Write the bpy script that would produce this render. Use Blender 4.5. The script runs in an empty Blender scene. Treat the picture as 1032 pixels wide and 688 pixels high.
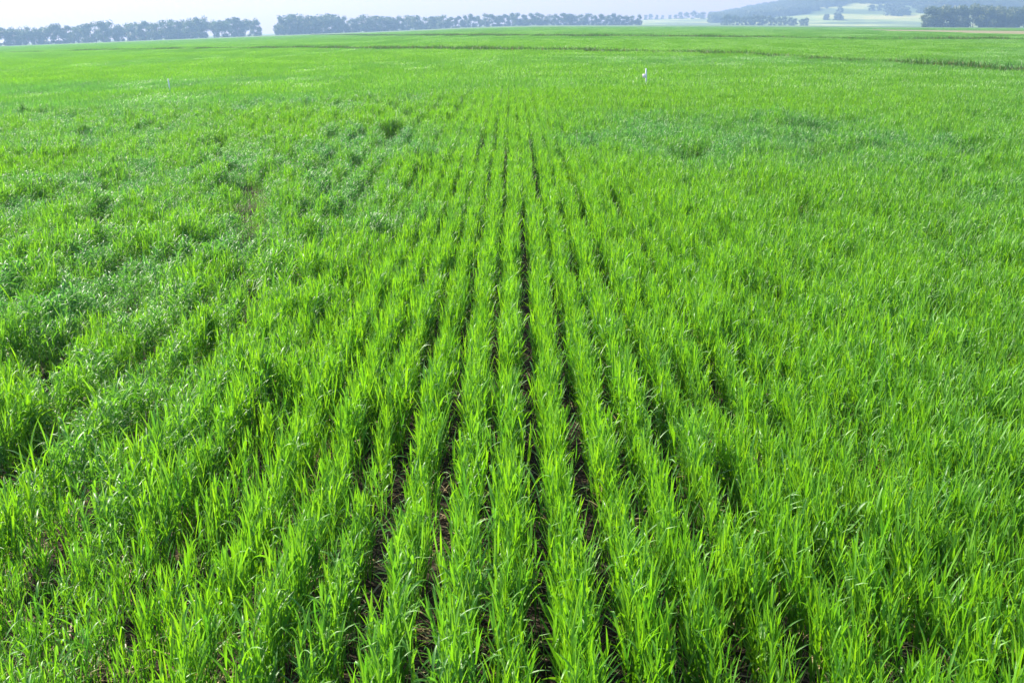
import bpy, math, random
import numpy as np
from mathutils import Vector, Matrix

R = math.radians
S = bpy.context.scene
COL = S.collection

# ------------------------------------------------------------------ camera
CAM_Z = 1.58
cd = bpy.data.cameras.new('camera')
cam = bpy.data.objects.new('camera', cd)
COL.objects.link(cam)
cam.location = (0, 0, CAM_Z)
cam.rotation_euler = (R(90 - 17.69), 0, 0)
cd.sensor_width = 36
cd.lens = 35
cd.clip_start = 0.05
cd.clip_end = 20000
S.camera = cam

# ------------------------------------------------------------------ sky, sun, exposure
SUN_AZ = -62          # degrees, left of the view direction
SUN_EL = 40
w = bpy.data.worlds.new('World')
S.world = w
w.use_nodes = True
nt = w.node_tree
bg = nt.nodes['Background']
sky = nt.nodes.new('ShaderNodeTexSky')
sky.sky_type = 'NISHITA'
sky.sun_disc = False
sky.sun_elevation = R(SUN_EL)
sky.sun_rotation = R(SUN_AZ)
sky.altitude = 100
sky.air_density = 1.0
sky.dust_density = 2.0
sky.ozone_density = 2.0
nt.links.new(sky.outputs[0], bg.inputs[0])
bg.inputs[1].default_value = 0.115

sl = bpy.data.lights.new('sun', 'SUN')
sl.energy = 4.8
sl.angle = R(0.55)
sl.color = (1.0, 0.95, 0.86)
so = bpy.data.objects.new('sun', sl)
COL.objects.link(so)
sd = Vector((math.sin(R(SUN_AZ)) * math.cos(R(SUN_EL)), math.cos(R(SUN_AZ)) * math.cos(R(SUN_EL)), math.sin(R(SUN_EL))))
so.rotation_euler = sd.to_track_quat('Z', 'Y').to_euler()
so.location = sd * 50

S.view_settings.view_transform = 'Standard'
S.view_settings.look = 'None'
S.view_settings.gamma = 1
S.view_settings.exposure = 1.84
S.view_settings.use_curve_mapping = False
S.cycles.max_bounces = 8
S.cycles.diffuse_bounces = 4
S.cycles.glossy_bounces = 2
S.cycles.transmission_bounces = 4
S.cycles.volume_bounces = 0
S.cycles.transparent_max_bounces = 8
S.cycles.caustics_reflective = False
S.cycles.caustics_refractive = False
S.cycles.sample_clamp_indirect = 4

rng = np.random.default_rng(7)
random.seed(7)

# ------------------------------------------------------------------ helpers
def tag(o, label=None, cat=None, group=None, kind=None):
    if label: o['label'] = label
    if cat: o['category'] = cat
    if group: o['group'] = group
    if kind: o['kind'] = kind
    return o

def mesh_np(name, verts, faces, smooth=False, mats=()):
    """verts (n,3), faces (m,k) of one polygon size"""
    verts = np.asarray(verts, dtype=np.float32)
    faces = np.asarray(faces, dtype=np.int32)
    m = bpy.data.meshes.new(name)
    m.vertices.add(len(verts))
    m.vertices.foreach_set('co', verts.ravel())
    k = faces.shape[1]
    m.loops.add(faces.size)
    m.loops.foreach_set('vertex_index', faces.ravel())
    m.polygons.add(len(faces))
    m.polygons.foreach_set('loop_start', np.arange(len(faces), dtype=np.int32) * k)
    m.polygons.foreach_set('loop_total', np.full(len(faces), k, dtype=np.int32))
    if smooth:
        m.polygons.foreach_set('use_smooth', np.ones(len(faces), dtype=bool))
    m.update(calc_edges=True)
    for a in mats: m.materials.append(a)
    return m

def obj(name, mesh, parent=None):
    o = bpy.data.objects.new(name, mesh)
    COL.objects.link(o)
    if parent is not None: o.parent = parent
    return o

def smooth01(a, b, v):
    t = np.clip((v - a) / (b - a), 0, 1)
    return t * t * (3 - 2 * t)

# value noise for placing things on the ground
_tab = rng.random((256, 256))
def vnoise(x, y):
    x = np.asarray(x, dtype=float); y = np.asarray(y, dtype=float)
    xi = np.floor(x).astype(int); yi = np.floor(y).astype(int)
    fx = x - xi; fy = y - yi
    fx = fx * fx * (3 - 2 * fx); fy = fy * fy * (3 - 2 * fy)
    g = lambda a, b: _tab[a & 255, b & 255]
    return (g(xi, yi) * (1 - fx) + g(xi + 1, yi) * fx) * (1 - fy) + (g(xi, yi + 1) * (1 - fx) + g(xi + 1, yi + 1) * fx) * fy
def fbm(x, y, n=3):
    s = 0; a = 0.5; t = 0
    for i in range(n):
        s = s + a * vnoise(x * 2 ** i + 17.3 * i, y * 2 ** i + 5.1 * i); t += a; a *= 0.5
    return s / t

# ------------------------------------------------------------------ the lie of the land
# the field falls away gently to the left: height = distance * slope(bearing)
_kt = np.array([-3, -0.9, -0.49, -0.252, -0.11, -0.034, 0.02, 0.20, 0.49, 0.9, 3])
_kg = np.array([-.030, -.026, -.0182, -.0096, -.0048, -.0014, 0, 0, -.0015, -.002, -.002])
_tt = np.linspace(-3, 3, 1201)
_gg = np.interp(_tt, _kt, _kg)
_ker = np.hanning(23); _ker /= _ker.sum()
_gg = np.convolve(np.pad(_gg, 11, mode='edge'), _ker, mode='valid')
def ground_z(x, y):
    x = np.asarray(x, dtype=float); y = np.asarray(y, dtype=float)
    r = np.maximum(y, 0.5)
    z = r * np.interp(np.clip(x / r, -3, 3), _tt, _gg) * smooth01(0.5, 8, y)
    return z
_ht = np.array([.05, .11, .125, .16, .197, .25, .30, .36, .42, .50, .70, .95])
_hz = np.array([0., 3., 13., 15., 17., 43., 70., 80., 104., 116., 100., 30.])
HS = .75
def hill_z(x, y):
    t = np.asarray(x) / np.maximum(y, 1)
    p = np.interp(t, _ht, _hz)
    q = np.asarray(y) / HS
    k = smooth01(1450, 2750, q) * (1 - 0.9 * smooth01(3000, 4300, q))
    n = (fbm(np.asarray(x) * .006, np.asarray(y) * .006, 4) - .5)
    return HS * p * k * (1 + .45 * n) + ground_z(x, y)

# ------------------------------------------------------------------ materials
def new_mat(name):
    m = bpy.data.materials.new(name)
    m.use_nodes = True
    n = m.node_tree.nodes; l = m.node_tree.links
    for a in list(n): n.remove(a)
    out = n.new('ShaderNodeOutputMaterial')
    return m, n, l, out

def ramp(n, stops):
    r = n.new('ShaderNodeValToRGB')
    e = r.color_ramp.elements
    while len(e) < len(stops): e.new(0.5)
    for i, (p, c) in enumerate(stops):
        e[i].position = p; e[i].color = (*c, 1)
    return r

def leaf_mat(name, cols, tcols, rough=0.42, spec=0.5, trans=0.45, bluecol=None):
    """thin leaf: diffuse + glossy front, light shining through"""
    m, n, l, out = new_mat(name)
    at = n.new('ShaderNodeAttribute'); at.attribute_name = 'leafvar'
    r1 = ramp(n, cols); l.new(at.outputs['Fac'], r1.inputs[0])
    r2 = ramp(n, tcols); l.new(at.outputs['Fac'], r2.inputs[0])
    c1 = r1.outputs[0]; c2 = r2.outputs[0]
    p = n.new('ShaderNodeBsdfPrincipled')
    p.inputs['Roughness'].default_value = rough
    p.inputs['Specular IOR Level'].default_value = spec
    if bluecol:
        b = n.new('ShaderNodeAttribute'); b.attribute_name = 'bloom'; b.attribute_type = 'INSTANCER'
        for k in (0, 1):
            mx = n.new('ShaderNodeMix'); mx.data_type = 'RGBA'
            l.new(b.outputs['Fac'], mx.inputs[0])
            l.new((c1, c2)[k], mx.inputs[6]); mx.inputs[7].default_value = (*bluecol[k], 1)
            if k == 0: c1 = mx.outputs[2]
            else: c2 = mx.outputs[2]
    l.new(c1, p.inputs['Base Color'])
    t = n.new('ShaderNodeBsdfTranslucent'); l.new(c2, t.inputs[0])
    mix = n.new('ShaderNodeMixShader'); mix.inputs[0].default_value = trans
    l.new(p.outputs[0], mix.inputs[1]); l.new(t.outputs[0], mix.inputs[2])
    l.new(mix.outputs[0], out.inputs[0])
    return m

M_WHEAT = leaf_mat('wheat_leaf',
    [(0, (.038, .125, .014)), (.55, (.068, .195, .012)), (.90, (.105, .245, .014)), (.93, (.30, .25, .10)), (1, (.36, .29, .14))],
    [(0, (.11, .38, .010)), (.55, (.215, .52, .008)), (.90, (.30, .60, .010)), (.93, (.35, .28, .10)), (1, (.4, .3, .12))],
    rough=.46, spec=.44, trans=.36,
    bluecol=((.065, .17, .045), (.11, .36, .05)))
M_WEED = leaf_mat('weed_leaf',
    [(0, (.03, .085, .02)), (.9, (.05, .12, .02)), (.93, (.16, .09, .05)), (1, (.2, .12, .07))],
    [(0, (.05, .16, .01)), (.9, (.08, .2, .012)), (.93, (.2, .1, .05)), (1, (.2, .1, .05))], rough=.5, spec=.3, trans=.35)
M_TREE = leaf_mat('tree_foliage',
    [(0, (.030, .060, .020)), (.5, (.045, .085, .024)), (1, (.075, .115, .030))],
    [(0, (.04, .10, .01)), (1, (.09, .16, .02))], rough=.55, spec=.3, trans=.3)
M_OLIVE = leaf_mat('olive_foliage',
    [(0, (.040, .070, .018)), (.5, (.060, .095, .022)), (1, (.10, .125, .03))],
    [(0, (.05, .10, .01)), (1, (.12, .17, .02))], rough=.55, spec=.3, trans=.3)

def bark_mat():
    m, n, l, out = new_mat('bark')
    p = n.new('ShaderNodeBsdfPrincipled')
    no = n.new('ShaderNodeTexNoise'); no.inputs['Scale'].default_value = 3
    g = n.new('ShaderNodeTexCoord'); l.new(g.outputs['Object'], no.inputs['Vector'])
    r = ramp(n, [(.3, (.06, .05, .04)), (.7, (.16, .14, .11))])
    l.new(no.outputs['Fac'], r.inputs[0]); l.new(r.outputs[0], p.inputs['Base Color'])
    p.inputs['Roughness'].default_value = .9
    l.new(p.outputs[0], out.inputs[0])
    return m
M_BARK = bark_mat()

def ground_mat():
    """dark crumbly soil under the crop, rough grass beyond the field"""
    m, n, l, out = new_mat('field_soil')
    p = n.new('ShaderNodeBsdfPrincipled'); p.inputs['Roughness'].default_value = .95
    p.inputs['Specular IOR Level'].default_value = .15
    g = n.new('ShaderNodeNewGeometry')
    n1 = n.new('ShaderNodeTexNoise'); n1.inputs['Scale'].default_value = 34; n1.inputs['Detail'].default_value = 6
    l.new(g.outputs['Position'], n1.inputs['Vector'])
    soil = ramp(n, [(.3, (.010, .0075, .005)), (.5, (.026, .019, .012)), (.72, (.07, .051, .034))])
    l.new(n1.outputs['Fac'], soil.inputs[0])
    n2 = n.new('ShaderNodeTexNoise'); n2.inputs['Scale'].default_value = .012; n2.inputs['Detail'].default_value = 8
    l.new(g.outputs['Position'], n2.inputs['Vector'])
    grass = ramp(n, [(.3, (.04, .10, .018)), (.5, (.055, .12, .02)), (.7, (.09, .13, .03))])
    l.new(n2.outputs['Fac'], grass.inputs[0])
    ln = n.new('ShaderNodeVectorMath'); ln.operation = 'LENGTH'; l.new(g.outputs['Position'], ln.inputs[0])
    mr = n.new('ShaderNodeMapRange'); mr.inputs[1].default_value = 440; mr.inputs[2].default_value = 470
    l.new(ln.outputs['Value'], mr.inputs[0])
    mx = n.new('ShaderNodeMix'); mx.data_type = 'RGBA'
    l.new(mr.outputs[0], mx.inputs[0]); l.new(soil.outputs[0], mx.inputs[6]); l.new(grass.outputs[0], mx.inputs[7])
    l.new(mx.outputs[2], p.inputs['Base Color'])
    b = n.new('ShaderNodeBump'); b.inputs['Strength'].default_value = .8; b.inputs['Distance'].default_value = .03
    l.new(n1.outputs['Fac'], b.inputs['Height']); l.new(b.outputs[0], p.inputs['Normal'])
    l.new(p.outputs[0], out.inputs[0])
    return m

def noise_mat(name, stops, scale, rough=.9, detail=6):
    m, n, l, out = new_mat(name)
    p = n.new('ShaderNodeBsdfPrincipled'); p.inputs['Roughness'].default_value = rough
    p.inputs['Specular IOR Level'].default_value = .2
    g = n.new('ShaderNodeNewGeometry')
    n1 = n.new('ShaderNodeTexNoise'); n1.inputs['Scale'].default_value = scale; n1.inputs['Detail'].default_value = detail
    l.new(g.outputs['Position'], n1.inputs['Vector'])
    r = ramp(n, stops); l.new(n1.outputs['Fac'], r.inputs[0]); l.new(r.outputs[0], p.inputs['Base Color'])
    l.new(p.outputs[0], out.inputs[0])
    return m

# ------------------------------------------------------------------ ground and hill
def fan(name, ys, ts, zf, off, mat):
    Y = np.repeat(ys, len(ts)); T = np.tile(ts, len(ys))
    X = T * (np.maximum(Y, 0) + off)
    Z = zf(X, Y)
    i, j = np.meshgrid(np.arange(len(ys) - 1), np.arange(len(ts) - 1), indexing='ij')
    a = (i * len(ts) + j).ravel(); k = len(ts)
    f = np.stack([a, a + 1, a + k + 1, a + k], 1)
    return obj(name, mesh_np(name, np.stack([X, Y, Z], 1), f, True, (mat,)))

ys = np.concatenate([np.array([-60, -30, -10, -3]), np.geomspace(0.5, 5000, 150)])
ground = fan('ground', ys, np.linspace(-1.1, 1.1, 221), ground_z, 25, ground_mat())
tag(ground, 'dark bare soil showing between the crop rows and reaching the horizon', 'ground', kind='structure')

M_HILL = noise_mat('hill_meadow', [(.36, (.04, .09, .02)), (.45, (.055, .105, .03)), (.53, (.13, .21, .05)), (.62, (.22, .27, .09))], .008)
hx = np.linspace(90, 3450, 140); hy = np.linspace(1080, 3300, 90)
HX, HY = np.meshgrid(hx, hy)
HZ = hill_z(HX, HY)
edge = ground_z(HX, HY)
HZ = np.where(HZ - edge < .6, edge - 1.5, HZ)
a = (np.arange(89)[:, None] * 140 + np.arange(139)[None, :]).ravel()
hill = obj('hill', mesh_np('hill', np.stack([HX.ravel(), HY.ravel(), HZ.ravel()], 1), np.stack([a, a + 1, a + 141, a + 140], 1), True, (M_HILL,)))
tag(hill, 'pale hazy hillside with meadows rising behind the field at right', 'hill', kind='structure')

# ------------------------------------------------------------------ haze
hb = obj('haze', mesh_np('haze', [(x, y, z) for z in (-152, 175) for y in (-70, 5100) for x in (-5700, 5700)],
         [(0, 2, 3, 1), (4, 5, 7, 6), (0, 1, 5, 4), (2, 6, 7, 3), (0, 4, 6, 2), (1, 3, 7, 5)]))
m, n, l, out = new_mat('haze_air')
pv = n.new('ShaderNodeVolumePrincipled')
pv.inputs['Color'].default_value = (.25, .435, .66, 1)
pv.inputs['Absorption Color'].default_value = (.205, .022, 0, 1)
pv.inputs['Density'].default_value = 0.00067
pv.inputs['Anisotropy'].default_value = 0.25
l.new(pv.outputs[0], out.inputs['Volume'])
m.cycles.homogeneous_volume = True
hb.data.materials.append(m)
tag(hb, 'pale blue summer haze lying over the distant trees and hill', 'haze', kind='stuff')

# ------------------------------------------------------------------ wheat plants
PROTO = bpy.data.collections.new('plant_sources')      # not linked to the scene: only instanced

class Strip:
    """collects leaf blades as strips of quads"""
    def __init__(s): s.v = []; s.f = []; s.a = []; s.n = 0
    def blade(s, base, az, length, width, e0, bend, twist, var, seg=6, wide=True, kink=None):
        pts = []
        el = e0; p = np.array(base, float); ds = length / seg
        ca, sa = math.cos(az), math.sin(az)
        for i in range(seg + 1):
            t = i / seg
            d = np.array([ca * math.cos(el), sa * math.cos(el), math.sin(el)])
            pts.append((p.copy(), el, t))
            p = p + d * ds
            el -= bend * (0.35 + 1.3 * t) / seg
            if kink is not None and abs(t - kink[0]) < .5 / seg: el -= kink[1]
        k = 3 if wide else 2
        for (q, el, t) in pts:
            wd = width * .5 * (min(1, .55 + 1.6 * t) if t < .3 else 1.0) * max(0.02, 1 - max(0, (t - .35) / .65) ** 1.7)
            th = twist * t
            side = np.array([-sa, ca, 0.0])
            up = np.array([-ca * math.sin(el), -sa * math.sin(el), math.cos(el)])
            sv = side * math.cos(th) + up * math.sin(th)
            nv = -side * math.sin(th) + up * math.cos(th)
            if wide:
                s.v += [q - sv * wd + nv * wd * .25, q - nv * wd * .12, q + sv * wd + nv * wd * .25]
            else:
                s.v += [q - sv * wd, q + sv * wd]
            s.a += [var] * k
        for i in range(seg):
            b = s.n + i * k
            for j in range(k - 1):
                s.f.append((b + j, b + j + 1, b + k + j + 1, b + k + j))
        s.n += (seg + 1) * k
    def mesh(s, name, mat):
        m = mesh_np(name, np.array(s.v), np.array(s.f), True, (mat,))
        at = m.attributes.new('leafvar', 'FLOAT', 'POINT')
        at.data.foreach_set('value', np.array(s.a, dtype=np.float32))
        return m

rr = random.Random(3)
def tiller(st, x, y, h, kind, seg=6, wide=True, nl=None, wmul=1.0):
    """one wheat tiller: upright sheath and four to six leaves"""
    lean = rr.gauss(0, .06); la = rr.uniform(0, 6.283)
    var0 = rr.uniform(.02, .76)
    top = h * rr.uniform(.66, .78)
    st.blade((x, y, -.01), la, top + .02, .006 * wmul, 1.5 - abs(lean), .05, rr.uniform(0, 3), max(0, var0 - .15), max(2, seg // 3), False)
    nl = nl or rr.randint(6, 9)
    az = rr.gauss(0, .25)
    for i in range(nl):
        f = i / max(1, nl - 1)                   # 0 lowest leaf, 1 flag leaf
        az += math.pi + rr.gauss(0, .4)
        zb = top * (.34 + .66 * f)
        bx = x + math.cos(la) * math.sin(lean) * zb; by = y + math.sin(la) * math.sin(lean) * zb
        L = h * rr.uniform(.20, .34)
        W = rr.uniform(.0048, .0074) * wmul
        v = min(.86, max(0, var0 + rr.gauss(0, .13)))
        kink = None
        if f < .3 and rr.random() < .22:         # withered bottom leaf
            v = rr.uniform(.93, 1); e0 = rr.uniform(.2, .9); b = rr.uniform(.8, 1.8); L *= .8; W *= .6
        elif kind == 'erect':
            e0 = rr.gauss(1.36, .12) - (.30 * (1 - f)); b = abs(rr.gauss(.26, .28))
            if rr.random() < .07: kink = (rr.uniform(.4, .7), rr.uniform(.8, 1.6))
        elif kind == 'loose':
            e0 = rr.gauss(1.22, .16) - .25 * (1 - f); b = abs(rr.gauss(.8, .5))
            if rr.random() < .20: kink = (rr.uniform(.35, .7), rr.uniform(.8, 1.7))
        else:                                    # bent over
            e0 = rr.gauss(1.0, .22) - .2 * (1 - f); b = abs(rr.gauss(1.35, .55)); L *= .82; W *= 1.12
            if rr.random() < .35: kink = (rr.uniform(.3, .6), rr.uniform(.7, 1.6))
        if wide and v < .9 and rr.random() < .045:   # now and then a long leaf that arches out of the row
            L *= rr.uniform(1.3, 1.8); W *= 1.1; b += .7; az += rr.gauss(0, 1)
        st.blade((bx, by, zb), az, L, W, min(1.53, e0), b, rr.gauss(0, .9), v, seg, wide, kink)

proto_names = []
def add_proto(st, name, mat):
    o = bpy.data.objects.new(name, st.mesh(name, mat))
    PROTO.objects.link(o); proto_names.append(name)

NE, NL, NB = 14, 10, 8
for kind, cnt in (('erect', NE), ('loose', NL), ('bent', NB)):
    for i in range(cnt):
        st = Strip(); tiller(st, 0, 0, rr.uniform(.285, .325), kind)
        add_proto(st, 'p%03d' % len(proto_names), M_WHEAT)
I_MID = len(proto_names)
def patch(LX, LY, rows, dens, kinds, seg, wmul, spread, nl=None):
    st = Strip()
    cnt = int(LY * dens)
    for r in range(rows):
        cx = (r + .5) * LX / rows - LX / 2
        for k in range(cnt):
            y = (k + rr.random()) / cnt * LY - LY / 2
            tiller(st, cx + rr.gauss(0, spread), y, rr.uniform(.265, .33), rr.choice(kinds), seg, False, nl, wmul)
    return st
ROW = .150
MIDX, MIDY = ROW * 7, 2.0
for i in range(5):
    add_proto(patch(MIDX, MIDY, 7, 48, ('erect', 'erect', 'loose'), 4, 1.1, .034, 5), 'p%03d' % len(proto_names), M_WHEAT)
for i in range(3):
    add_proto(patch(MIDX, MIDY, 7, 48, ('loose', 'bent', 'bent'), 4, 1.15, .035, 4), 'p%03d' % len(proto_names), M_WHEAT)
I_FAR = len(proto_names)
FARS = 4.2
for i in range(4):
    add_proto(patch(FARS, FARS, int(FARS / ROW), 20, ('erect', 'erect', 'loose'), 3, 2.0, .04, 4), 'p%03d' % len(proto_names), M_WHEAT)
I_WEED = len(proto_names)
for i in range(6):                               # rank weeds of the field tracks
    st = Strip()
    for k in range(70):
        x, y = rr.gauss(0, .22), rr.gauss(0, .22)
        st.blade((x, y, 0), rr.uniform(0, 6.28), rr.uniform(.25, .62), rr.uniform(.012, .03), rr.gauss(1.25, .25), abs(rr.gauss(.7, .5)), rr.gauss(0, 1), rr.random(), 4, False)
    add_proto(st, 'p%03d' % len(proto_names), M_WEED)

I_STRAW = len(proto_names)
for i in range(5):
    st = Strip()
    for k in range(3):
        st.blade((rr.gauss(0, .03), rr.gauss(0, .03), .004), rr.uniform(0, 6.28), rr.uniform(.03, .12), rr.uniform(.002, .005), rr.uniform(0, .25), rr.uniform(0, .5), rr.gauss(0, .6), rr.uniform(.93, 1), 4, False)
    add_proto(st, 'p%03d' % len(proto_names), M_WHEAT)

def instancer(name, pts, rot, scl, idx, bloom, coll=None):
    m = bpy.data.meshes.new(name)
    pts = np.asarray(pts, dtype=np.float32)
    m.vertices.add(len(pts)); m.vertices.foreach_set('co', pts.ravel())
    for an, ty, arr, key in (('i_rot', 'FLOAT_VECTOR', rot, 'vector'), ('i_scl', 'FLOAT_VECTOR', scl, 'vector'), ('i_idx', 'INT', idx, 'value'), ('bloom', 'FLOAT', bloom, 'value')):
        a = m.attributes.new(an, ty, 'POINT')
        a.data.foreach_set(key, np.asarray(arr, dtype=np.int32 if ty == 'INT' else np.float32).ravel())
    o = obj(name, m)
    g = bpy.data.node_groups.new(name, 'GeometryNodeTree')
    g.interface.new_socket('Geometry', in_out='INPUT', socket_type='NodeSocketGeometry')
    g.interface.new_socket('Geometry', in_out='OUTPUT', socket_type='NodeSocketGeometry')
    gi = g.nodes.new('NodeGroupInput'); go = g.nodes.new('NodeGroupOutput')
    ip = g.nodes.new('GeometryNodeInstanceOnPoints')
    ci = g.nodes.new('GeometryNodeCollectionInfo')
    ci.inputs['Collection'].default_value = coll or PROTO
    ci.inputs['Separate Children'].default_value = True
    ci.inputs['Reset Children'].default_value = True
    def na(nm, ty):
        q = g.nodes.new('GeometryNodeInputNamedAttribute'); q.data_type = ty; q.inputs['Name'].default_value = nm
        return q.outputs[0]
    L = g.links
    L.new(gi.outputs[0], ip.inputs['Points']); L.new(ci.outputs[0], ip.inputs['Instance'])
    ip.inputs['Pick Instance'].default_value = True
    L.new(na('i_idx', 'INT'), ip.inputs['Instance Index'])
    L.new(na('i_rot', 'FLOAT_VECTOR'), ip.inputs['Rotation'])
    L.new(na('i_scl', 'FLOAT_VECTOR'), ip.inputs['Scale'])
    L.new(ip.outputs[0], go.inputs[0])
    md = o.modifiers.new('plants', 'NODES'); md.node_group = g
    return o

# the two weedy tracks that cross the field (polylines on the ground), and the bare strip
T1 = np.array([(-92, 165), (-73, 149), (-54, 134), (-34.4, 112), (-20, 93), (-8, 71), (-.3, 55), (2.2, 52), (6.4, 49.5), (8.4, 47.5), (11, 44.5), (12.8, 39.8), (13.9, 36.5), (15.2, 32), (16.6, 28), (18.5, 24)]) * 1.06
T2 = np.array([(-75, 390), (-45.4, 287), (-26, 205), (-1.8, 117), (2.5, 106), (7.9, 99), (15.6, 94), (22.3, 91.3), (27, 89.7), (35, 88), (43, 85.5), (52, 82)]) * 1.17
def poly_dist(x, y, pl):
    best = np.full(np.shape(x), 1e9)
    for (ax, ay), (bx, by) in zip(pl[:-1], pl[1:]):
        dx, dy = bx - ax, by - ay
        u = np.clip(((x - ax) * dx + (y - ay) * dy) / (dx * dx + dy * dy), 0, 1)
        best = np.minimum(best, np.hypot(x - ax - u * dx, y - ay - u * dy))
    return best
def beyond(x, y, pl):                             # farther out than the track, along the same bearing
    return y > np.interp(x / np.maximum(y, .5), pl[:, 0] / pl[:, 1], pl[:, 1])
BARE = [(77, 157), (85, 250), (108, 322), (140, 285), (170, 215), (160, 150)]
def bare(x, y):
    inside = np.ones(np.shape(x), bool)
    for (ax, ay), (bx, by) in zip(BARE, BARE[1:] + BARE[:1]):
        inside &= ((bx - ax) * (y - ay) - (by - ay) * (x - ax)) < 0
    return inside

# places where leaves are bent over and look blue-grey: (x, y, rx, ry, amount)
PATCH = [(2.9, 13.0, 2.6, 3.0, 1), (-1.7, 12.3, 1.1, 2.2, 1), (-9.5, 21.5, 7, 3.6, 1), (-14, 31, 9, 4, 1), (-4.2, 10.5, 1.6, 3.2, .6), (-6.5, 15, 2.0, 2.2, .7), (-1.8, 7.5, .9, 2.2, .6),
         (-3.0, 5.2, 1.2, 2.0, .75), (4.4, 8.0, 1.5, 2.0, .55), (-1, 25, 4, 3.5, .35), (9, 40, 8, 5, .7), (20, 36, 8, 6, .9), (-2, 40, 9, 4, .35), (-2.6, 3.2, .9, 1.2, .7)]
GAPS = [(-1.02, 11.2, .2, .45), (2.0, 11.3, .3, .4), (2.7, 11.2, .3, .25), (3.55, 11.4, .45, .4), (-3.2, 6.0, .16, .5), (-3.3, 4.4, .2, .5), (3.0, 6.6, .25, .3), (5.2, 11.2, .35, .4),
        (-1.9, 14.3, .3, .4), (-5.0, 11.0, .4, .3), (-6.8, 11.8, .4, .3), (-4.3, 9.4, .25, .4), (1.55, 2.25, .07, .16), (3.3, 5.3, .1, .4), (-2.3, 8.6, .16, .7), (-1.95, 7.4, .12, .5), (-2.62, 9.9, .16, .6), (-1.55, 5.6, .09, .3), (2.3, 7.6, .14, .3), (-3.9, 7.3, .2, .35), (-5.6, 13.5, .35, .5), (4.2, 14.2, .4, .5), (-2.9, 4.9, .12, .2), (-1.7, 3.2, .1, .3)]
def bloom_at(x, y):
    b = np.zeros_like(x)
    wx = x + (vnoise(x * .8, y * .8) - .5) * 1.4; wy = y + (vnoise(x * .8 + 9, y * .8 + 3) - .5) * 1.8
    for px, py, rx, ry, am in PATCH:
        d = ((wx - px) / rx) ** 2 + ((wy - py) / ry) ** 2
        b = np.maximum(b, am * np.exp(-d ** 2 * .8))
    s = np.clip(.55 / np.maximum(y, 6) * 6, .10, .5)
    b = np.maximum(b, .6 * smooth01(.56, .75, fbm(x * s, y * s * .5)) * (1 - .7 * smooth01(-.5, 1, x) * smooth01(12, 6, y)))
    return b
def gap_at(x, y):
    g = np.zeros_like(x)
    for px, py, rx, ry in GAPS:
        g = np.maximum(g, 1 - smooth01(.6, 1.25, np.sqrt(((x - px) / rx) ** 2 + ((y - py) / ry) ** 2)))
    return g

P, RO, SC, IX, BL = [], [], [], [], []
NEAR = 22.0
# near crop: every tiller is placed on its sown row
k = np.arange(-100, 101)
for r in k:
    x0 = r * ROW + .008
    if abs(x0) > .52 * NEAR + 1: continue
    ymin = max(1.0, (abs(x0) - .9) / .56)
    if ymin > NEAR: continue
    cnt = int((NEAR - ymin) / .0052)
    y = ymin + rng.random(cnt) * (NEAR - ymin)
    wob = (vnoise(y * .35 + r * 3.7, np.full(cnt, r * 1.3)) - .5) * .035
    right = smooth01(1.0, 2.1, x0 + (y - 3) * .01); left = smooth01(.7, 1.7, -x0)
    spread = .020 + .019 * right + .004 * left + .0004 * np.maximum(y - 8, 0)
    x = x0 + wob + rng.normal(0, 1, cnt) * spread
    # thin places along the row, bare spots, and the wider gaps between drill passes
    tuft = vnoise(y * 4.3 + r * 11.1, np.full(cnt, r * 2.9 + .4)) * .65 + vnoise(y * 1.6 + r * 5.1, np.full(cnt, r * 1.7 + 40)) * .35
    keep = rng.random(cnt) < np.clip(.27 - .12 * left + (1.25 + .35 * left) * tuft, .12, 1)
    keep &= rng.random(cnt) > gap_at(x, y)
    if r in (-6, -9, -11, -14, -17, -19, -23, -26): keep &= rng.random(cnt) < .50
    if r in (-27, -40, 24): keep &= rng.random(cnt) < .35
    keep &= (y > 1.25) & (rng.random(cnt) < np.interp(y, [7, 22], [1, .7]))
    x = x[keep]; y = y[keep]; tuft = tuft[keep]; c = len(x)
    right = right[keep]; left = float(left)
    b = bloom_at(x, y)
    kn = smooth01(.38, .62, vnoise(x * 5.2 + 50, y * 3.4 + 20) * .7 + vnoise(x * 2.1 + 5, y * 1.5 + 60) * .3)
    b = np.clip(b * (.55 + .75 * kn) * (1 - .5 * (1 - left) * (1 - right) * (y < 5)), 0, 1)
    pb = .03 + .50 * b + left * (.08 + .70 * kn) + .10 * right * kn; pl = .12 + .25 * b + .25 * left + .10 * right
    u = rng.random(c)
    idx = np.where(u < pb, NE + NL + rng.integers(0, NB, c), np.where(u < pb + pl, NE + rng.integers(0, NL, c), rng.integers(0, NE, c)))
    cl = .6 * vnoise(x * 4.6 + 3, y * 3.6) + .4 * vnoise(x * 1.7 + 31, y * 1.4 + 7)
    amp = .42 + .34 * np.maximum(left, right * .45)
    hs = 1.03 - .55 * amp + amp * cl * 1.05 + rng.normal(0, .06, c) - .05 * b + (.30 + .22 * left) * (tuft - .5) - .07 * left * kn
    hs *= 1 - .25 * gap_at(x, y)
    if r in (-6, -9, -11, -14, -17, -19, -23, -26): hs *= .86
    P.append(np.stack([x, y, ground_z(x, y)], 1))
    lean = rng.normal(0, .06, (c, 2)); 
    RO.append(np.stack([lean[:, 0], lean[:, 1], math.pi / 2 + rng.normal(0, 1, c) * (.55 + 1.2 * np.maximum(right, left * .5)) + rng.integers(0, 2, c) * math.pi], 1))
    SC.append(np.stack([hs * rng.uniform(.8, 1.05, c), hs * rng.uniform(.8, 1.05, c), hs], 1))
    IX.append(idx); BL.append(np.clip(b * (.60 + .25 * smooth01(6, 10, y)) + .30 * left * kn + .12 * right * kn + rng.normal(0, .15, c), 0, 1))
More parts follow.
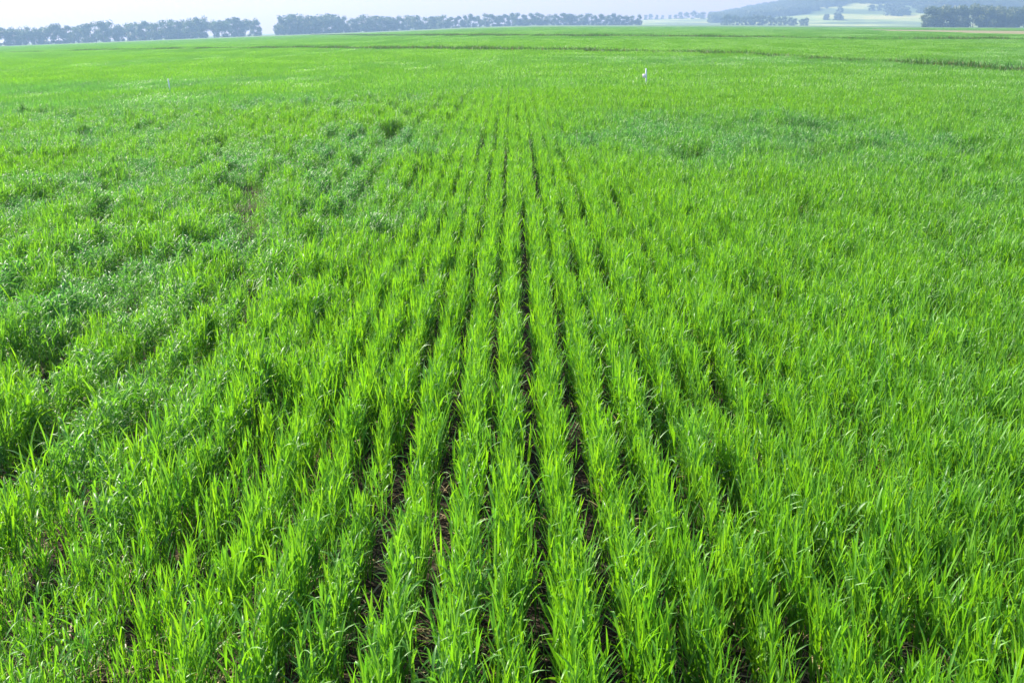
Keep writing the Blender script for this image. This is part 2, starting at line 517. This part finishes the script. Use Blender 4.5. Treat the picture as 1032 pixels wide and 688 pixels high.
def slope(x, y): return np.arctan((ground_z(x + .5, y) - ground_z(x - .5, y)))
def slopey(x, y): return np.arctan((ground_z(x, y + .5) - ground_z(x, y - .5)))
def split3(x, y):
    return np.where(beyond(x, y, T1), np.where(beyond(x, y, T2), 2, 1), 0)
def grid_patches(lx, ly, y0, y1, base, nvar, nbent):
    xs = np.arange(-int(.56 * y1 / lx) - 2, int(.56 * y1 / lx) + 3) * lx
    yy = np.arange(y0 + ly / 2, y1, ly)
    X, Y = np.meshgrid(xs, yy); X = X.ravel(); Y = Y.ravel()
    kp = np.abs(X) < .54 * Y + 3
    X = X[kp]; Y = Y[kp]
    n = len(X)
    b = bloom_at(X, Y)
    b = np.where(Y > 90, .15 + .45 * fbm(X * .02, Y * .015), b)
    idx = base + rng.integers(0, nvar, n)
    if nbent: idx = np.where(rng.random(n) < b * .6, base + nvar + rng.integers(0, nbent, n), idx)
    z = ground_z(X, Y)
    hs = .90 + .24 * fbm(X * .5, Y * .4) + rng.normal(0, .03, n)
    flip = rng.integers(0, 2, n)
    sgn = np.where(flip == 1, -1, 1)
    # a half turn keeps the rows running the same way
    P.append(np.stack([X, Y, z], 1))
    RO.append(np.stack([slopey(X, Y) * sgn, -slope(X, Y) * sgn, flip * math.pi], 1))
    SC.append(np.stack([np.ones(n), np.ones(n), hs], 1)); IX.append(idx); BL.append(np.clip(b * .65, 0, 1))
grid_patches(MIDX, MIDY, NEAR, 92, I_MID, 5, 3)
grid_patches(FARS, FARS, 92, 460, I_FAR, 4, 0)
P = np.concatenate(P); RO = np.concatenate(RO); SC = np.concatenate(SC); IX = np.concatenate(IX); BL = np.concatenate(BL)
plot = split3(P[:, 0], P[:, 1])
d1 = poly_dist(P[:, 0], P[:, 1], T1); d2 = poly_dist(P[:, 0], P[:, 1], T2)
ok = (d1 > .9 + .35 * (P[:, 1] > 60)) & (d2 > 1.2 + .8 * (P[:, 1] > 92)) & ~bare(P[:, 0], P[:, 1])
labels = ['bright green young wheat in drilled rows filling the foreground up to the first dark track',
          'strip of even green wheat between the two dark weedy tracks',
          'farthest green wheat between the upper dark track and the distant trees']
for q in range(3):
    s = (plot == q) & ok
    o = instancer('wheat_crop', P[s], RO[s], SC[s], IX[s], BL[s])
    tag(o, labels[q], 'crop', kind='stuff')

# dead straw and withered leaves on the soil between the rows
n = 5000
y = 1.3 + 9 * rng.random(n) ** 1.4; x = (rng.random(n) - .5) * 1.15 * (y + .6)
o = instancer('straw_litter', np.stack([x, y, ground_z(x, y)], 1), np.stack([x * 0, x * 0, rng.random(n) * 6.28], 1), np.ones((n, 3)) * rng.uniform(.6, 1.3, (n, 1)), I_STRAW + rng.integers(0, 5, n), x * 0)
tag(o, 'bits of dry straw and withered leaves lying on the soil between the rows', 'straw', kind='stuff')

# weedy tracks
def weeds(pl, width, n, label, hs):
    seg = np.hypot(*(pl[1:] - pl[:-1]).T); cum = np.concatenate([[0], np.cumsum(seg)])
    t = rng.random(n) * cum[-1]
    x = np.interp(t, cum, pl[:, 0]) + rng.normal(0, width, n); y = np.interp(t, cum, pl[:, 1]) + rng.normal(0, width, n)
    dens = vnoise(t * .22, t * 0 + 3.3)
    kp = (rng.random(n) < .5 + .9 * dens) & (np.abs(x) < .56 * y + 3)
    x = x[kp]; y = y[kp]; n = len(x)
    s = hs * rng.uniform(.75, 1.1, n) * (.75 + .4 * dens[kp])
    o = instancer('weed_strip', np.stack([x, y, ground_z(x, y)], 1), np.stack([x * 0, x * 0, rng.random(n) * 6.28], 1), np.stack([s * 1.6, s * 1.6, s], 1), I_WEED + rng.integers(0, 6, n), x * 0)
    tag(o, label, 'weeds', kind='stuff')
weeds(T1, .28, 1500, 'dark weedy track crossing the field, the nearer of the two dark lines', .78)
weeds(T2, .7, 2600, 'thin dark weedy track, the farther of the two dark lines', .95)

# bare strip
bv = []
for i_ in range(21):
    u = i_ / 20
    L_ = np.array(BARE[:3]); Q_ = np.array(BARE[:2:-1])
    k0 = u * 2; a0 = min(int(k0), 1)
    p_ = L_[a0] * (1 - k0 + a0) + L_[a0 + 1] * (k0 - a0); q_ = Q_[a0] * (1 - k0 + a0) + Q_[a0 + 1] * (k0 - a0)
    for j_ in range(9):
        c_ = p_ + (q_ - p_) * j_ / 8
        bv.append((c_[0], c_[1], float(ground_z(c_[0], c_[1])) + .06))
a = (np.arange(20)[:, None] * 9 + np.arange(8)[None, :]).ravel()
bs = obj('bare_soil_strip', mesh_np('bare_soil_strip', bv, np.stack([a, a + 1, a + 10, a + 9], 1), True,
     (noise_mat('dry_soil', [(.3, (.105, .10, .045)), (.7, (.16, .15, .07))], .5),)))
tag(bs, 'pale brown strip of bare dry soil below the round trees at right', 'bare soil', kind='structure')

# ------------------------------------------------------------------ trees
def tube(path, radii, sides=6):
    v = []; f = []
    for i, p in enumerate(path):
        d = (Vector(path[min(i + 1, len(path) - 1)]) - Vector(path[max(i - 1, 0)])).normalized()
        q = d.to_track_quat('Z', 'Y')
        for s in range(sides):
            an = 6.2832 * s / sides
            v.append(Vector(p) + q @ Vector((math.cos(an), math.sin(an), 0)) * radii[i])
    for i in range(len(path) - 1):
        for s in range(sides):
            a0 = i * sides + s; a1 = i * sides + (s + 1) % sides
            f.append((a0, a1, a1 + sides, a0 + sides))
    return v, f

def tree_meshes(name, H, W, low, seed, n_leaf, mat, size=.55, narrow=1.0):
    r = random.Random(seed)
    V = []; F = []
    def add(path, radii):
        v, f = tube(path, radii); b = len(V)
        V.extend([tuple(q) for q in v]); F.extend([tuple(i + b for i in q) for q in f])
    px = [r.gauss(0, .15) for _ in range(5)]; py = [r.gauss(0, .15) for _ in range(5)]
    zs = [-.4, H * .2, H * .42, H * .65, H * .88]
    trunk = [(px[i] * zs[i] / H * 3, py[i] * zs[i] / H * 3, zs[i]) for i in range(5)]
    tr = H * .017
    add(trunk, [tr * 1.3, tr, tr * .8, tr * .5, tr * .15])
    lobes = [(trunk[4][0], trunk[4][1], H * .84, W * .26 * narrow)]
    nl = r.randint(8, 11)
    for i in range(nl):
        z0 = H * r.uniform(low * .8, .7); an = i * 2.4 + r.uniform(-.5, .5)
        k = z0 / H
        reach = W * .5 * r.uniform(.45, .85) * (1 - .45 * max(0, k - .45) / .4)
        e = (math.cos(an) * reach, math.sin(an) * reach, z0 + H * r.uniform(.08, .2))
        b0 = (trunk[2][0] * .8, trunk[2][1] * .8, z0 * .92)
        mid = tuple((b0[j] + e[j]) * .5 + (0, 0, H * .02)[j] for j in range(3))
        add([b0, mid, e], [tr * .45, tr * .3, tr * .1])
        lobes.append((*e, W * r.uniform(.19, .30)))
    for i in range(3):                           # low suckers and bushes round the foot
        an = r.uniform(0, 6.28); lobes.append((math.cos(an) * W * .3, math.sin(an) * W * .3, H * r.uniform(.06, .13), W * r.uniform(.15, .24)))
    tm = mesh_np(name + '_trunk', np.array(V), np.array(F), True, (M_BARK,))
    # leaf sprays scattered through the lobes, thinner towards the outline
    g = np.random.default_rng(seed)
    wts = np.array([q[3] ** 2 for q in lobes]); wts /= wts.sum()
    li = g.choice(len(lobes), n_leaf, p=wts)
    lo = np.array(lobes)[li]
    d = g.normal(0, 1, (n_leaf, 3)); d /= np.linalg.norm(d, axis=1)[:, None]
    rad = g.random(n_leaf) ** .5 * g.uniform(.75, 1.18, n_leaf)
    c = lo[:, :3] + d * (rad * lo[:, 3])[:, None] * np.array([1, 1, .85])
    nrm = d + g.normal(0, .7, (n_leaf, 3)); nrm /= np.linalg.norm(nrm, axis=1)[:, None]
    t = np.cross(nrm, g.normal(0, 1, (n_leaf, 3))); t /= np.linalg.norm(t, axis=1)[:, None]
    bt = np.cross(nrm, t)
    s = size * g.uniform(.5, 1.25, n_leaf)[:, None]
    q = np.stack([c - t * s, c - bt * s * .55 + nrm * s * .1, c + t * s, c + bt * s * .55 + nrm * s * .1], 1).reshape(-1, 3)
    f = np.arange(n_leaf * 4).reshape(-1, 4)
    cm = mesh_np(name + '_crown', q, f, False, (mat,))
    at = cm.attributes.new('leafvar', 'FLOAT', 'POINT')
    lv = np.clip(g.random(len(lobes))[li] * .6 + g.random(n_leaf) * .4, 0, 1)
    at.data.foreach_set('value', np.repeat(lv, 4).astype(np.float32))
    return tm, cm

BELT = [tree_meshes('belt%d' % i, 12, 9.5 + (i % 4), (.03, .10, .06, .18, .04)[i % 5], 40 + i, 1900, M_TREE, .6) for i in range(10)]
ROUND = [tree_meshes('round%d' % i, 13, 12.5 + (i % 2) * 1.5, .03, 80 + i, 5200, M_OLIVE, .62, 1.3) for i in range(4)]
FARP = [tree_meshes('farp%d' % i, 11, 10, .05, 120 + i, 700, M_TREE, .85, 1.2) for i in range(4)]

def plant_tree(ms, x, y, h, rz, label, group, z=None, name='deciduous_tree', sx=1.0):
    e = bpy.data.objects.new(name, None); COL.objects.link(e)
    e.location = (x, y, float(ground_z(x, y)) if z is None else z)
    e.rotation_euler = (0, 0, rz); e.scale = (h * sx, h * sx, h)
    e.empty_display_size = .5
    obj('trunk', ms[0], e); obj('crown', ms[1], e)
    tag(e, label, 'tree', group)
    return e

tr_ = random.Random(11)
HPX = 1054.0
def at_px(px, y):                                 # bearing of a 1032-wide picture column -> x at distance y
    return (px - 516) / HPX * y
def belt_dist(px): return np.interp(px, [-20, 268, 650], [650, 780, 1020])
# left belt, up to the gap
px = -14.0; seq = []
while px < 252:
    if not (192 < px < 197): seq.append(px)
    px += tr_.uniform(6.0, 9.5)
seq.append(257.5)
for i, p in enumerate(seq):
    D = float(belt_dist(p)) + tr_.uniform(-12, 12)
    h = np.interp(p, [-20, 60, 110, 120, 190, 262], [1.02, .98, 1.05, 1.07, 1.13, 1.16]) * tr_.uniform(.86, 1.10)
    lab = 'hazy blue-green tree in the far belt, left of the narrow gap of sky'
    if i == len(seq) - 1: lab = 'last tree of the left tree belt, standing right beside the narrow gap of sky'
    plant_tree(tr_.choice(BELT), at_px(p, D), D, float(h), tr_.uniform(0, 6.28), lab, 'trees of the left far belt', sx=tr_.uniform(.8, 1.2))
px = 282.5; seq = []
while px < 645:
    seq.append(px); px += tr_.uniform(5.0, 7.8)
for i, p in enumerate(seq):
    D = float(belt_dist(p)) + tr_.uniform(-14, 14)
    h = np.interp(p, [275, 330, 480, 500, 600, 645], [1.12, 1.10, .86, .90, .84, .78]) * tr_.uniform(.86, 1.12)
    lab = 'hazy blue-green tree in the far belt, right of the narrow gap of sky'
    if i == 0: lab = 'first tree of the middle belt, just right of the narrow gap of sky'
    if i == len(seq) - 1: lab = 'last tree at the right end of the middle belt, before the pale field'
    plant_tree(tr_.choice(BELT if p < 370 else BELT[0::5] + BELT[2::5] + BELT[4::5]), at_px(p, D), D, float(h), tr_.uniform(0, 6.28), lab, 'trees of the middle far belt', sx=tr_.uniform(.85, 1.3))
# faint trees along the foot of the hill
for p in np.arange(650, 722, 6.0):
    D = 1765 + tr_.uniform(-45, 45); p = p + tr_.uniform(-2, 2); x = at_px(p, D)
    h = (0.7 if p < 682 else 1.02) * tr_.uniform(.75, 1.2)
    plant_tree(tr_.choice(FARP), x, D, h, tr_.uniform(0, 6.28), 'faint pale blue tree on the skyline left of the wooded hill', 'faint skyline trees by the hill foot', float(hill_z(x, D)) - .3)
# low dark belt in front of the hill
for p in np.arange(729, 816, 5.6):
    D = 1060 + tr_.uniform(-15, 15); p = p + tr_.uniform(-1.5, 1.5); x = at_px(p, D)
    h = float(np.interp(p, [729, 775, 816], [.85, .81, .61])) * tr_.uniform(.85, 1.1)
    plant_tree(tr_.choice(FARP), x, D, h, tr_.uniform(0, 6.28), 'low blue-green tree in the short belt at the foot of the wooded hill', 'trees of the short belt below the hill')
# round trees at the right
RT = [(939, 690, .92, 'leftmost round olive tree of the clump at the right edge, lit on its left side'),
      (952, 698, .98, 'second round tree from the left in the right-hand clump'),
      (967, 694, 1.0, 'broad dark tree third from the left in the right-hand clump'),
      (981, 700, 1.02, 'fourth tree from the left, near the middle of the right-hand clump'),
      (994, 692, .98, 'tree just right of the middle of the right-hand clump'),
      (1006, 698, .96, 'third tree from the right end of the right-hand clump'),
      (1019, 692, .93, 'dark tree second from the right end of the clump'),
      (1033, 697, .95, 'rightmost tree of the clump, cut by the right edge of the picture')]
for i, (p, D, h, lab) in enumerate(RT):
    plant_tree(ROUND[i % 4], at_px(p, D), D, h * 1.0, tr_.uniform(0, 6.28), lab, 'round trees at the right', sx=1.12)
# lone trees on the hillside
for p, D, h, lab in ((846, 1440, .95, 'lone dark tree standing on the pale hillside'),
                     ):
    x = at_px(p, D)
    plant_tree(FARP[0], x, D, h, 1.0, lab, None, float(hill_z(x, D)) - .3)

# woods on the hill: far-off mass
WOODC = bpy.data.collections.new('wood_sources')
for i, (tm, cm) in enumerate(FARP):
    WOODC.objects.link(bpy.data.objects.new('w%d' % i, cm))
n = 9000
y = rng.uniform(1275, 2325, n); t = rng.uniform(.19, .62, n); x = t * y
z = hill_z(x, y)
s = (z - CAM_Z) / y                                # steepness of the line of sight up the hill
thr = np.interp(t, [.19, .24, .28, .30, .32, .36, .40, .45, .62], [.000, .004, .008, .0145, .0185, .017, .0155, .014, .012])
mask = s > thr + .0045 * (fbm(x * .02, y * .006, 3) - .5)
# copses scattered over the meadow slope: centre x, y and half sizes in metres
for cx_, cy_, rx_, ry_ in ((408, 1305, 16, 12), (504, 1370, 13, 16), (525, 1470, 22, 16), (552, 1400, 18, 16), (590, 1480, 36, 20)):
    mask |= ((x - cx_) / rx_) ** 2 + ((y - cy_) / ry_) ** 2 < .6 + .8 * fbm(x * .03, y * .01, 2)
x = x[mask]; y = y[mask]; z = z[mask]; n = len(x)
s = rng.uniform(.7, 1.3, n)
o = instancer('hill_wood', np.stack([x, y, z - .3], 1), np.stack([x * 0, x * 0, rng.random(n) * 6.28], 1), np.stack([s, s, s * .8], 1), rng.integers(0, 4, n), x * 0, WOODC)
tag(o, 'blue hazy wood covering the upper slope of the hill', 'wood', kind='stuff')

# ------------------------------------------------------------------ white marker stakes in the crop
def box(V, F, x0, x1, y0, y1, z0, z1):
    b = len(V)
    V += [(x, y, z) for z in (z0, z1) for y in (y0, y1) for x in (x0, x1)]
    F += [tuple(b + i for i in q) for q in [(0, 2, 3, 1), (4, 5, 7, 6), (0, 1, 5, 4), (2, 6, 7, 3), (0, 4, 6, 2), (1, 3, 7, 5)]]
M_STAKE = noise_mat('white_paint', [(.3, (.70, .72, .74)), (.7, (.82, .83, .84))], 20, .5)
M_TAG = noise_mat('pale_tag', [(.3, (.78, .66, .68)), (.7, (.85, .76, .78))], 20, .4)
def stake(x, y, h, wd, tagged, label):
    e = bpy.data.objects.new('marker_stake', None); COL.objects.link(e)
    e.location = (x, y, float(ground_z(x, y))); e.rotation_euler = (R(2), R(-3), .1)
    tag(e, label, 'marker stake', 'white marker stakes')
    V, F = [], []; q = wd / 2
    V += [(-q, -q * .7, -.1), (q, -q * .7, -.1), (q, q * .7, -.1), (-q, q * .7, -.1), (-q, -q * .7, h - .05), (q, -q * .7, h - .05), (q, q * .7, h - .05), (-q, q * .7, h - .05),
          (-q * .3, -q * .3, h), (q * .3, -q * .3, h), (q * .3, q * .3, h), (-q * .3, q * .3, h)]
    for b in (0, 4):
        F += [(b + i, b + (i + 1) % 4, b + 4 + (i + 1) % 4, b + 4 + i) for i in range(4)]
    F += [(8, 9, 10, 11), (3, 2, 1, 0)]
    obj('post', mesh_np('post', V, F, False, (M_STAKE,)), e)
    if tagged:
        V, F = [], []
        box(V, F, -.09, -q + .004, -q * .7 - .012, -q * .7 - .002, h - .22, h - .13)
        obj('tag_plate', mesh_np('tag_plate', V, F, False, (M_TAG,)), e)
stake(3.25, 24.8, .56, .032, True, 'white marker stake with a small pale plate in the green crop at right of centre')
stake(-9.0, 27.0, .55, .030, False, 'plain white marker stake without a plate, standing in the crop at left')
